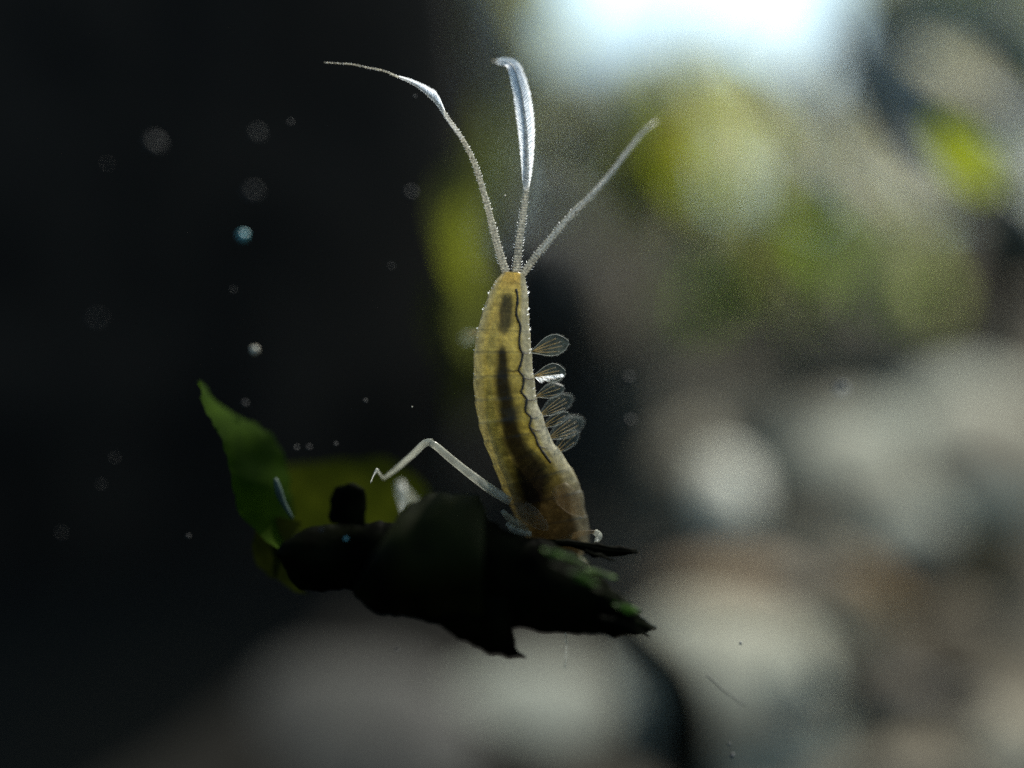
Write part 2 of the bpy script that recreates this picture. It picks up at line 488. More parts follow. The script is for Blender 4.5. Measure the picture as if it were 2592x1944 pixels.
DARKS = [
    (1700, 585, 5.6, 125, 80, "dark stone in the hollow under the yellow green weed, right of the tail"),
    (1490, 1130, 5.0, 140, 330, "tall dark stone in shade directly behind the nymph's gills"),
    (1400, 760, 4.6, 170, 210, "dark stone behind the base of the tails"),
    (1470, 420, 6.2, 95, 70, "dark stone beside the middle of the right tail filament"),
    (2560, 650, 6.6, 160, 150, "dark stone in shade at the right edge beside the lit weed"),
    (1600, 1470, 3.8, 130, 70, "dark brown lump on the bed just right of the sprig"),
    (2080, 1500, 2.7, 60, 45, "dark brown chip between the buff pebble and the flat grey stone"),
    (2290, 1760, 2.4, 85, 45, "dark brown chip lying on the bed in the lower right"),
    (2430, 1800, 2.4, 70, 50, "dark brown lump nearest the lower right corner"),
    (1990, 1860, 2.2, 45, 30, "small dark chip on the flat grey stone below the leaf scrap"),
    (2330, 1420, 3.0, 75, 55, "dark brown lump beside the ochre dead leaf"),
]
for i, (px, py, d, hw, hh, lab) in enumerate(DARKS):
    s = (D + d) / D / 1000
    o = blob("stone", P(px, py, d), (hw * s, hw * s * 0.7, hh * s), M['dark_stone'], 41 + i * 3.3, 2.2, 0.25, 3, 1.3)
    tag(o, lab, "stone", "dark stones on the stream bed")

# ------------------------------------------------------------------ weeds behind
def blade(p0, p1, width, m, parent, bulge=0.12, side=None, name="leaf", tip=0.15, bend=None):
    """a pointed leaf blade from p0 to p1"""
    ax = (p1 - p0)
    if side is None: side = Vector((1, 0, 0))
    side = (side - ax.normalized() * side.dot(ax.normalized())).normalized()
    bend = bend or Vector((0, 0, 0))
    e1 = []; e2 = []
    for k in range(7):
        t = k / 6
        wv = width * 0.5 * max(tip * (1 - t) + 0.02, math.sin(math.pi * (0.08 + 0.90 * t)) ** 0.8)
        c = p0 + ax * t + bend * (4 * t * (1 - t))
        e1.append(c - side * wv); e2.append(c + side * wv)
    v, f = leaf_geo(e1, e2, 0, bulge * width, 12, 4)
    return mesh_obj(name, v, f, m, parent)

# the blurred green shoot between the boulder and the left tail filament
c = P(1180, 1300, 2.6)
t = empty("water_weed", c)
tag(t, "blurred bright green weed shoot just left of the tail filaments", "water weed")
stem = [P(1150, 1420, 2.8), P(1170, 1100, 2.5), P(1200, 800, 2.2), P(1205, 640, 2.0)]
v, f = tube_geo(catmull(stem, 14), [0.03] * 14, 6); mesh_obj("stem", v, f, M['weed_dark'], t)
blade(P(1200, 740, 1.6), P(1180, 500, 1.5), 0.11, M['weed_yellow'], t, bend=Vector((-.03, 0, 0)))
blade(P(1160, 650, 1.9), P(1135, 450, 1.9), 0.09, M['weed_moss'], t)
blade(P(1215, 620, 2.0), P(1180, 380, 2.1), 0.10, M['weed_moss'], t)
blade(P(1225, 900, 2.0), P(1180, 640, 1.9), 0.13, M['weed_moss'], t)
blade(P(1250, 540, 2.2), P(1240, 230, 2.2), 0.10, M['weed_moss'], t)
blade(P(1240, 470, 2.4), P(1290, 300, 2.6), 0.07, M['weed_olive'], t)
blade(P(1200, 1060, 2.3), P(1195, 780, 2.3), 0.14, M['sprig_olive'], t)
blade(P(1150, 900, 2.0), P(1120, 700, 1.9), 0.10, M['sprig_olive'], t)

def clump(name, label, cat, centre, n, spread, length, width, mats, seed, lean=Vector((0, 0, 1)), group=None):
    """a weed of many leaves growing from one foot"""
    r = random.Random(seed)
    t = empty(name, centre)
    tag(t, label, cat, group)
    v, f = tube_geo([centre + Vector((0, 0, -0.3)), centre, centre + lean * length * 0.5], [0.05, 0.05, 0.02], 6)
    mesh_obj("stem", v, f, M['weed_dark'], t)
    for i in range(n):
        o = centre + Vector((r.uniform(-1, 1) * spread[0], r.uniform(-1, 1) * spread[1], r.uniform(-1, 1) * spread[2]))
        dr = (lean + Vector((r.uniform(-1, 1), r.uniform(-.7, .5), r.uniform(-.6, .6)))).normalized()
        L = length * r.uniform(.6, 1.2)
        sd = Vector((r.uniform(-1, 1), r.uniform(-.6, .6), r.uniform(-.6, .6)))
        blade(o - dr * L / 2, o + dr * L / 2, width * r.uniform(.7, 1.3), M[r.choice(mats)], t, side=sd)
    return t

clump("water_weed", "yellow green weed clump in the light beyond the right tail filament", "water weed",
      P(1740, 400, 5.4), 46, (0.55, 0.4, 0.4), 0.5, 0.18, ['weed_yellow', 'weed_bright', 'weed_dark', 'weed_lime'], 5)
clump("water_weed", "grey green weed in the dim light between the middle and right tail filaments", "water weed",
      P(1390, 360, 7.0), 26, (0.55, 0.4, 0.6), 0.9, 0.3, ['weed_olive', 'weed_grey', 'weed_dark', 'weed_olive'], 15)
clump("water_weed", "dark weed hanging at the top edge beside the boulder, left of the bright sky", "water weed",
      P(1290, 80, 6.4), 60, (0.34, 0.3, 0.7), 0.8, 0.24, ['weed_dark', 'weed_olive', 'weed_grey', 'weed_olive'], 16)
clump("water_weed", "dark and grey weed filling the top right corner", "water weed",
      P(2420, 140, 6.4), 130, (0.72, 0.4, 0.75), 0.9, 0.3, ['weed_dark', 'weed_grey', 'weed_olive', 'weed_olive'], 17)
clump("water_weed", "olive weed clump on the bank between the yellow green clump and the right edge", "water weed",
      P(2020, 540, 4.9), 54, (0.72, 0.4, 0.5), 0.46, 0.15, ['weed_olive', 'weed_bright', 'weed_dark', 'weed_green', 'weed_tan'], 6)
clump("water_weed", "small fresh green tuft low on the bank, right of the olive weed", "water weed",
      P(2270, 700, 4.6), 16, (0.26, 0.2, 0.14), 0.32, 0.12, ['weed_green', 'weed_green', 'weed_olive'], 7)
clump("water_weed", "dull green tuft low on the bank below the olive weed", "water weed",
      P(1960, 690, 4.7), 16, (0.36, 0.2, 0.14), 0.34, 0.12, ['weed_green', 'weed_olive', 'weed_dark'], 8)
clump("water_weed", "thin weed with haze put into its pale colours, reaching up against the bright sky above the yellow green clump", "water weed",
      P(1830, 270, 7.0), 70, (1.3, 0.3, 0.34), 1.0, 0.18, ['weed_tan', 'weed_grey', 'weed_grey', 'weed_olive', 'weed_dark'], 9)

# strap leaves in the upper right
t = empty("strap_leaved_weed", P(2720, 1500, 2.6))
tag(t, "weed with long arching strap leaves reaching in from the upper right edge", "water weed")
for (a, bq, wd, m, dd) in [
        ((2390, 400), (2190, 215), 0.11, 'weed_dark', 1.9),
        ((2700, 330), (2430, 30), 0.15, 'weed_dark', 2.4),
        ((2510, 480), (2365, 300), 0.14, 'weed_lime', 1.8),
        ((2600, 250), (2310, 120), 0.11, 'weed_tan', 2.6),
        ((2640, 390), (2400, 180), 0.08, 'weed_grey', 3.0),
        ((2560, 330), (2330, 190), 0.07, 'weed_dark', 2.2),
        ((2380, 520), (2130, 230), 0.06, 'weed_grey', 3.0),
        ((2330, 540), (2020, 240), 0.06, 'weed_tan', 3.2),
        ((2270, 460), (2100, 80), 0.09, 'weed_dark', 2.3),
        ((2210, 520), (1960, 260), 0.05, 'weed_grey', 3.0),
        ((2100, 400), (1870, 130), 0.07, 'weed_dark', 2.2),
        ((1860, 430), (1780, 190), 0.08, 'weed_olive', 3.4),
        ((1720, 430), (1790, 290), 0.07, 'weed_ochre', 3.0),
        ((1800, 480), (1690, 370), 0.13, 'weed_lime', 3.0),
        ((1560, 420), (1470, 190), 0.06, 'weed_dark', 2.6),
        ((2640, 640), (2470, 440), 0.2, 'weed_dark', 2.6)]:
    blade(P(*a, dd), P(*bq, dd), wd * (D + dd) / D * 0.75, M[m], t, side=Vector((1, 0, 1)))
v, f = tube_geo(catmull([P(2720, 1900, 2.6), P(2740, 1200, 2.6), P(2700, 700, 2.6), P(2560, 480, 2.6)], 16), [0.05] * 16, 7)
mesh_obj("stem", v, f, M['weed_dark'], t)

# brown dead leaves on the bed at the right
for (a, bq, wd, dd, lab) in [
        ((2220, 1480), (2620, 1330), 0.42, 3.6, "ochre brown dead leaf lying on the bed at the right edge"),
        ((1700, 1480), (2080, 1500), 0.30, 3.0, "dark brown dead leaf lying below the small whitish pebble"),
        ((2120, 1420), (2300, 1560), 0.26, 2.8, "narrow brown dead leaf between the pebbles in the lower right")]:
    p0 = P(*a, dd); p1 = P(*bq, dd)
    t = empty("dead_leaf", p0); tag(t, lab, "dead leaf", "dead leaves on the stream bed")
    blade(p0, p1, wd, M['dead_leaf'], t, side=Vector((0, 0.6, 0.8)), name="leaf_blade")
    v, f = tube_geo([p0 - (p1 - p0) * 0.2, p0 + (p1 - p0) * 0.05], [0.012, 0.016], 5); mesh_obj("stalk", v, f, M['dead_leaf'], t)
p0 = P(1985, 1800, 2.1); t = empty("leaf_scrap", p0)
tag(t, "small dark green leaf scrap on the flat grey stone, lower right", "leaf scrap")
blade(p0, P(2140, 1755, 2.1), 0.1, M['weed_dark'], t, side=Vector((0, .3, 1)), name="leaf_blade")

# ------------------------------------------------------------------ the dark sprig the nymph stands on
sp = empty("leafy_sprig", P(1770, 1850, 0.9))
tag(sp, "dark waterlogged sprig of broad leaves that the nymph stands on", "plant")
def pts(lst, d): return [P(x, y, d) for x, y in lst]
def sleaf(top, bot, d, m, bulge=0.05, thick=0.02, label=None, d2=None, wav=0.02, seed=0, n=60):
    d2 = d if d2 is None else d2
    v, f = leaf_geo(pts(top, d), pts(bot, d2), thick, bulge, n, 12, wav, seed, 0.009)
    o = mesh_obj("leaf", v, f, M[m], sp)
    if label: o["label"] = label
    return o
# lobes read off the silhouette, each its own leaf
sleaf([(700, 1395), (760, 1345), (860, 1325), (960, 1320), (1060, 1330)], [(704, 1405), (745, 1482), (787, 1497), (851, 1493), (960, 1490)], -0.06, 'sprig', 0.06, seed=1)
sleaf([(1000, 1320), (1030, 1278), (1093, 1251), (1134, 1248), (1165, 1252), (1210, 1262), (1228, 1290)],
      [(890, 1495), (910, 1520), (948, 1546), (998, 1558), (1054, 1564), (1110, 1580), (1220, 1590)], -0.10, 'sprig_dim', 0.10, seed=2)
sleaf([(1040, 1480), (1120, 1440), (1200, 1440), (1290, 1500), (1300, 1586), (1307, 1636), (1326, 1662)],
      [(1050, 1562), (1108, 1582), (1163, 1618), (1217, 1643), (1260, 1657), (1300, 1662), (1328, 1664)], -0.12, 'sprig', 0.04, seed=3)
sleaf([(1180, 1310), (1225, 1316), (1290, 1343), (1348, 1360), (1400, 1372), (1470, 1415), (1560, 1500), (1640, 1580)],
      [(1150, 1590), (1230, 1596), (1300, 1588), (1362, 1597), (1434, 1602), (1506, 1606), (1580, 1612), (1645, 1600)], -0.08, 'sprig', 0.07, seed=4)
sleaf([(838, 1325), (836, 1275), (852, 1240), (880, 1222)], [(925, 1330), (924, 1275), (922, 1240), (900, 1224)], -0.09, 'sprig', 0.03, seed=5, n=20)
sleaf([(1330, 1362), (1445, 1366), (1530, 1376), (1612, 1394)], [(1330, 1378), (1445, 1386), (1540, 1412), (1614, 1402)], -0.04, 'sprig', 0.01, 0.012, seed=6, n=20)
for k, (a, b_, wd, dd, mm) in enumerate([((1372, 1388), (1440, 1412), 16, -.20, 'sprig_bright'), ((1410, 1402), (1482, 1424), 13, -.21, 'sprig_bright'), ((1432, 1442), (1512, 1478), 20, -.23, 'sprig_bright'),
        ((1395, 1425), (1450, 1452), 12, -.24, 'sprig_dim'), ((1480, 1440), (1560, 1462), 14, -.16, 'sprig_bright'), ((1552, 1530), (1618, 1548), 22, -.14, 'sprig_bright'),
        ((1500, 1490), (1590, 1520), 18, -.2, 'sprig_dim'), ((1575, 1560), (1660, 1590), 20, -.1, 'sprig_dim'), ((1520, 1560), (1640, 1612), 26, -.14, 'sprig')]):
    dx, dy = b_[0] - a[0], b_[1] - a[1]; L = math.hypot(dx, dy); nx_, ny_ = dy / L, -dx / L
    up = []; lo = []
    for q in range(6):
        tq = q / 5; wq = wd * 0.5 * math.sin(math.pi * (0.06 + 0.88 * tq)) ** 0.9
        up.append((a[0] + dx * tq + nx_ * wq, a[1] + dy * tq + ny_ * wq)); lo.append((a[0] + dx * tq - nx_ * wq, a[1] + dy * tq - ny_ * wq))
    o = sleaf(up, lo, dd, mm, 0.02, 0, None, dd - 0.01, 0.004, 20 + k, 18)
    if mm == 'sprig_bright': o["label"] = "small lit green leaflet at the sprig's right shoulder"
# pointed dark leaflets that break the outline
for k, (a, b_, wd, dd) in enumerate([((1240, 1345), (1190, 1262), 26, -.02), ((1480, 1395), (1560, 1420), 14, -.05), ((1150, 1270), (1215, 1256), 16, -.06)]):
    dx, dy = b_[0] - a[0], b_[1] - a[1]; L = math.hypot(dx, dy); nx_, ny_ = dy / L, -dx / L
    up = []; lo = []
    for q in range(6):
        tq = q / 5; wq = wd * 0.5 * (1 - tq) ** 0.7 + 0.3
        up.append((a[0] + dx * tq + nx_ * wq, a[1] + dy * tq + ny_ * wq)); lo.append((a[0] + dx * tq - nx_ * wq, a[1] + dy * tq - ny_ * wq))
    sleaf(up, lo, dd, 'sprig', 0.02, 0.01, None, dd, 0.004, 40 + k, 18)
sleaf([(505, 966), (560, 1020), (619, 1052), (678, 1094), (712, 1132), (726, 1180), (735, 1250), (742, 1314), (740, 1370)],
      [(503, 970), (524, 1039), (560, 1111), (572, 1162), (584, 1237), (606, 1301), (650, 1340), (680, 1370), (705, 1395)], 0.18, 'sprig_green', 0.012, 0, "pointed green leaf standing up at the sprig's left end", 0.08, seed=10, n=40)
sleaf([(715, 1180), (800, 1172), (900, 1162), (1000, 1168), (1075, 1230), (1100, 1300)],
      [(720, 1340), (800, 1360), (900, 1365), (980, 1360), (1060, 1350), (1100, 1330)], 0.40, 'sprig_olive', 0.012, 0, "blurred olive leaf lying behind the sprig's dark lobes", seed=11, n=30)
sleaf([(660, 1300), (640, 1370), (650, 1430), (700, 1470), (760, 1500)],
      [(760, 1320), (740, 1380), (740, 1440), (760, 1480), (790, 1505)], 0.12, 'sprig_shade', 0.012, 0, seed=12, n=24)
# highlight along the green leaf, modelled as a pale painted strip
v, f = tube_geo(catmull(pts([(697, 1210), (712, 1262), (742, 1315)], 0.08), 12), [0.004, 0.007, 0.009, 0.010, 0.010, 0.009, 0.008, 0.007, 0.006, 0.005, 0.004, 0.002], 6)
mesh_obj("leaf_highlight", v, f, M['leaf_glint'], sp)
# stem leading down to the bed
stem = [P(760, 1420, 0.0), P(1000, 1480, 0.0), P(1300, 1500, 0.02), P(1520, 1560, 0.25), P(1640, 1640, 0.9), P(1725, 1770, 1.6), P(1740, 1960, 2.0), P(1750, 2200, 2.2)]
v, f = tube_geo(catmull(stem, 40), [0.02 + 0.085 * min(1, max(0, (i - 16) / 14)) for i in range(40)], 9)
mesh_obj("stem", v, f, M['sprig'], sp)

# ------------------------------------------------------------------ the nymph
ny = empty("mayfly_nymph", P(1380, 1370, 0))
tag(ny, "amber see-through mayfly nymph standing head down on the dark sprig, three tails raised", "insect")

EDGE = [  # y, left edge, right edge (photo px), depth
    (690, 1276, 1325, 0.0), (700, 1268, 1328, 0.0), (715, 1256, 1330, 0.0), (740, 1243, 1334, 0.0), (786, 1227, 1335, 0.0), (840, 1211, 1338, 0.0),
    (889, 1204, 1341, 0.0), (932, 1203, 1344, 0.0), (976, 1203, 1350, 0.0), (1030, 1209, 1356, 0.0),
    (1072, 1218, 1372, 0.0), (1108, 1230, 1384, 0.005), (1145, 1246, 1402, 0.01), (1169, 1256, 1420, 0.02),
    (1205, 1270, 1444, 0.035), (1241, 1286, 1464, 0.05), (1277, 1299, 1475, 0.065), (1301, 1309, 1478, 0.075),
    (1337, 1321, 1486, 0.09), (1360, 1340, 1492, 0.10), (1395, 1370, 1488, 0.11), (1412, 1390, 1470, 0.115),
    (1425, 1385, 1482, 0.12), (1460, 1384, 1494, 0.12), (1495, 1398, 1490, 0.11), (1515, 1425, 1470, 0.10)]
SEGY = [716, 745, 786, 836, 890, 950, 1006, 1057, 1100, 1150, 1205, 1258, 1318, 1372]
DRK = Vector((0.014, 0.010, 0.005))
GUT1 = [(742, 1282, 1288), (752, 1273, 1295), (770, 1268, 1297), (790, 1264, 1297), (815, 1263, 1293), (835, 1265, 1288), (848, 1272, 1278)]
GUT2 = [(872, 1268, 1276), (895, 1262, 1282), (930, 1260, 1283), (960, 1258, 1286), (990, 1258, 1294), (1030, 1264, 1302), (1072, 1270, 1311), (1108, 1278, 1321),
        (1145, 1288, 1345), (1181, 1302, 1378), (1210, 1310, 1394), (1235, 1316, 1384), (1262, 1330, 1375), (1275, 1345, 1360)]
def gut_mask(x, y):
    """dark pigment along the back over the gut, soft edged"""
    best = 0
    px = x * 1000 + 1296
    for g, k in ((GUT1, 0.8), (GUT2, 1.0)):
        if g[0][0] - 15 < y < g[-1][0] + 15:
            a, b_ = interp(g, y)
            wob = 5 * noise.noise(Vector((px * .03, y * 0.03, 1)))
            c_ = (a + b_) / 2 + wob; h_ = (b_ - a) / 2 + 3
            t = 1 - max(0, (abs(px - c_) - h_ * 0.55) / (h_ * 0.9))
            e = min(1, (y - g[0][0] + 15) / 35, (g[-1][0] + 15 - y) / 35)
            best = max(best, k * max(0, t) * e)
    return min(0.96, best)
V = []; F = []; C = []
seg = 64
yy = []
y = 690.0
while y <= 1515: yy.append(y); y += 3.0
AMB = Vector((0.77, 0.66, 0.27)); PALE = Vector((0.66, 0.62, 0.49)); OLV = Vector((0.55, 0.465, 0.14)); BRN = Vector((0.095, 0.068, 0.03)); ORG = Vector((0.86, 0.62, 0.22))
for i, y in enumerate(yy):
    lft, rgt, d = interp(EDGE, y)
    # each ring of the abdomen swells a little and overlaps the next
    k = 0
    while k < len(SEGY) - 1 and SEGY[k + 1] < y: k += 1
    tt = (y - SEGY[k]) / (SEGY[min(k + 1, len(SEGY) - 1)] - SEGY[k] + 1e-6) if SEGY[k] <= y else 0.5
    tt = min(max(tt, 0), 1)
    sw = 1.0 + 0.035 * (1 - tt) ** 2 - 0.03 * math.exp(-(tt / 0.06) ** 2) * (y < 1210)
    c = P((lft + rgt) / 2, y, d)
    hw = (rgt - lft) / 2000 * sw
    # local tilt of the axis
    l2, r2, d2 = interp(EDGE, y + 20); l1, r1, d1 = interp(EDGE, y - 20)
    ax = (P((l2 + r2) / 2, y + 20, d2) - P((l1 + r1) / 2, y - 20, d1)).normalized()
    u = ax.cross(Vector((0, 1, 0))).normalized()
    if u.x < 0: u = -u
    u = (u * 0.55 + Vector((1, 0, 0)) * 0.45).normalized()
    w_ = Vector((0, 1, 0))
    for q in range(seg):
        a = 2 * math.pi * q / seg
        ca, sa = math.cos(a), math.sin(a)
        # flattened with a thin lateral keel
        keel = 1.0 + 0.05 * abs(ca) ** 8
        V.append(c + u * (ca * hw * keel) + w_ * (sa * hw * 0.68))
        f_th = min(1, max(0, (y - 1150) / 110))
        core = AMB.lerp(OLV, min(1, max(0, (y - 800) / 250)))
        if y < 745: core = core.lerp(ORG, min(1, (745 - y) / 40) * 0.5)
        core = core.lerp(BRN, f_th)
        edge = max(0, (ca - 0.58) / 0.16) if ca > 0 else max(0, (-ca - 0.62) / 0.36) * 0.8
        edge = min(1, edge) * (1 - f_th * 0.6)
        col = core.lerp(PALE, edge)
        ring = math.exp(-(tt / 0.055) ** 2) * 0.34 - math.exp(-((tt - 0.93) / 0.06) ** 2) * 0.18
        pat = 0.85 + 0.3 * noise.noise(Vector((q * 0.9, y * 0.10, 7))) + 0.2 * noise.noise(Vector((q * 1.7, y * 0.4, 3))) + 0.3 * noise.noise(Vector((q * 0.26, y * 0.05, 2)))
        col = col * (1 - ring) * pat
        if sa < 0.25: col = col.lerp(DRK, gut_mask(c.x + u.x * ca * hw, y))
        C.append(tuple(min(0.95, max(0.01, x)) for x in col))
for i in range(len(yy) - 1):
    for q in range(seg):
        a = i * seg + q; b_ = i * seg + (q + 1) % seg
        F.append((a, b_, b_ + seg, a + seg))
F.append(tuple(range(seg))[::-1]); F.append(tuple((len(yy) - 1) * seg + q for q in range(seg)))
body = mesh_obj("body", V, F, M['cuticle'], ny, True, C)

# gut: two lengths of dark contents with a clear gap between
def gut(rows, fat=0.8):
    tab = catmull([(a, b_, y) for (y, a, b_) in rows], 30)
    p = []; r_ = []
    for q in tab:
        d = interp(EDGE, q.z)[2]
        p.append(P((q.x + q.y) / 2, q.z, d)); r_.append(max(0.002, (q.y - q.x) / 2000))
    v, f = tube_geo(p, r_, 14, fat)
    o = mesh_obj("gut", v, f, M['gut'], body)
    return o
gut(GUT1)
gut(GUT2)

# dark air tube down the right flank, with side branches
TR = [(1306, 731), (1310, 758), (1307, 796), (1317, 826), (1314, 861), (1317, 885), (1323, 897), (1318, 921), (1313, 938), (1325, 955), (1323, 981),
      (1319, 993), (1333, 1011), (1330, 1041), (1344, 1057), (1341, 1082), (1355, 1104), (1362, 1126), (1378, 1150), (1394, 1172)]
def front(px, py, lift=0.004):
    l_, r__, d = interp(EDGE, py)
    c = (l_ + r__) / 2; hw = (r__ - l_) / 2
    q = min(0.98, abs(px - c) / hw)
    return P(px, py, d - 0.68 * hw / 1000 * math.sqrt(1 - q * q) - lift)
tp = catmull([front(x, y_) for x, y_ in TR], 110)
v, f = tube_geo(tp, [0.0031 + 0.0022 * abs(noise.noise(Vector((i * 0.3, 0, 5)))) for i in range(110)], 6)
tb = mesh_obj("air_tube", v, f, M['trachea'], body)
vv = []; ff = []
for a, b_ in [((1317, 889), (1337, 894)), ((1313, 938), (1280, 936)), ((1325, 956), (1349, 958)), ((1333, 1011), (1357, 1010)), ((1344, 1057), (1362, 1056)), ((1341, 1082), (1366, 1090)), ((1362, 1126), (1384, 1134))]:
    q = catmull([front(*a), front((a[0] + b_[0]) / 2, (a[1] + b_[1]) / 2 + 3), front(*b_)], 8)
    tube_geo(q, [0.0022, 0.0022, 0.002, 0.0018, 0.0016, 0.0014, 0.0012, 0.001], 5, 1.0, vv, ff)
o = mesh_obj("air_tube_branches", vv, ff, M['trachea'], body)

# tiny bristles on the flanks and at segment corners
vv = []; ff = []
r = random.Random(2)
for y in range(705, 1180, 9):
    l_, r__, d = interp(EDGE, y)
    for side, x in ((-1, l_), (1, r__)):
        for _ in range(1):
            p = P(x - side * 1.5, y + r.uniform(-2, 2), d + r.uniform(-.02, .02))
            L = r.uniform(0.003, 0.009)
            hair_geo(p, p + Vector((side * L, r.uniform(-.3, .3) * L, r.uniform(.1, 1.0) * L)), 0.0008, vv, ff)
for y in SEGY[1:10]:
    l_, r__, d = interp(EDGE, y)
    for side, x in ((-1, l_), (1, r__)):
        p = P(x - side * 3, y + 3, d)
        for k in range(4):
            hair_geo(p, p + Vector((side * r.uniform(.005, .011), r.uniform(-.004, .004), r.uniform(.006, .013))), 0.0016, vv, ff)
mesh_obj("bristles", vv, ff, M['hair'], body)["kind"] = "stuff"

# tail filaments
def filament(path, widths, depths, label, nseg, hair_rows):
    n2 = nseg * 3
    P3 = catmull([P(x, y_, dd) for (x, y_), dd in zip(path, depths)], n2)
    W = catmull([(w_, i, 0) for i, w_ in enumerate(widths)], n2)
    rad = []
    for i in range(n2):
        k = i % 3
        rad.append(max(0.0006, W[i].x / 2000) * (1.0 if k == 0 else 0.86 if k == 1 else 1.10))
    v, f = tube_geo(P3, rad, 9, 0.85)
    o = mesh_obj("tail_filament", v, f, M['filament'], ny)
    o["label"] = label
    # a whorl of tiny spines at each joint
    vv = []; ff = []
    rr = random.Random(nseg)
    for i in range(2, n2 - 2, 3):
        t = (P3[i + 1] - P3[i - 1]).normalized()
        u = t.cross(Vector((0, 1, 0))).normalized()
        for side in (-1, 1):
            if rr.random() < 0.45: continue
            L = rad[i] * rr.uniform(.2, .5) + 0.001
            p = P3[i] + u * side * rad[i] * 0.9
            hair_geo(p, p + (u * side * 0.7 + t * 0.8 + Vector((0, rr.uniform(-.4, .4), 0))) * L, 0.0007, vv, ff)
    s_ = mesh_obj("spines", vv, ff, M['hair'], o); s_["kind"] = "stuff"
    # swimming hairs
    vv = []; ff = []
    for (t0, t1, side, l0, l1, step, rad_h, out) in hair_rows:
        i = t0 * (n2 - 1)
        while i < t1 * (n2 - 1):
            a = int(i); fr = i - a
            p = P3[a].lerp(P3[min(a + 1, n2 - 1)], fr)
            t = (P3[min(a + 2, n2 - 1)] - P3[max(a - 1, 0)]).normalized()
            u = t.cross(Vector((0, 1, 0))).normalized() * side
            q = (i / (n2 - 1) - t0) / (t1 - t0)
            L = (l0 + (l1 - l0) * (math.sin(math.pi * q) ** 0.7 if out > 0.56 else min(1, q * 5) * (1 - q) ** 0.9)) * rr.uniform(.85, 1.1) / 1000
            dirn = (u * out + t * (1 - out * out) ** 0.5 + Vector((0, rr.uniform(-.05, .02), 0))).normalized()
            hair_geo(p - u * rad[a] * rr.uniform(-.2, .9) + Vector((0, rad[a] * .55 * (1 if side < 0 else -1), 0)), p + u * rad[a] * 0.6 + dirn * L, rad_h, vv, ff, bend=u * L * 0.06)
            i += step
    if vv:
        h = mesh_obj("swimming_hairs", vv, ff, M['hair'], o); h["kind"] = "stuff"
    return o

filament([(1281, 690), (1268, 650), (1255, 605), (1234, 522), (1215, 455), (1195, 399), (1169, 350), (1139, 306), (1109, 264), (1079, 235), (1042, 210), (1004, 193), (967, 178), (930, 171), (892, 163), (821, 158)],
         [20, 20, 19, 17, 15, 14, 12, 10, 8, 6, 5, 4, 3, 2.5, 2, 1.2], [0, 0, 0, 0, 0, 0, 0, 0, 0, .0, .01, .01, .02, .03, .03, .04],
         "left tail filament, curving far out to the left", 110,
         [(0.555, 0.74, -1, 4, 34, 0.26, 0.0011, 0.55), (0.55, 0.70, -1, 3, 30, 0.34, 0.0011, 0.45), (0.45, 0.60, 1, 3, 8, 0.8, 0.0008, 0.62)])
filament([(1307, 688), (1311, 645), (1315, 605), (1326, 530), (1331, 474), (1333, 400), (1330, 325), (1321, 250), (1309, 197), (1297, 167), (1277, 156), (1247, 154)],
         [22, 21, 20, 18, 14, 9, 7, 6, 5, 5, 4, 3], [0, 0, 0, 0, 0, 0, .0, .01, .03, .05, .08, .11],
         "middle tail filament, fringed with bright white hairs", 92,
         [(0.34, 0.97, 1, 5, 32, 0.32, 0.0011, 0.62), (0.33, 0.97, -1, 5, 36, 0.32, 0.0011, 0.64)])
filament([(1324, 694), (1356, 650), (1392, 607), (1448, 542), (1497, 494), (1533, 455), (1576, 400), (1618, 346), (1647, 318), (1662, 308)],
         [19, 19, 19, 18, 18, 17, 16, 14, 11, 6], [0, .0, .01, .03, .05, .08, .12, .17, .20, .23],
         "right tail filament, straight and blurring towards its tip", 80,
         [(0.1, 0.95, 1, 1, 4, 1.2, 0.0007, 0.6), (0.1, 0.95, -1, 1, 4, 1.2, 0.0007, 0.6)])

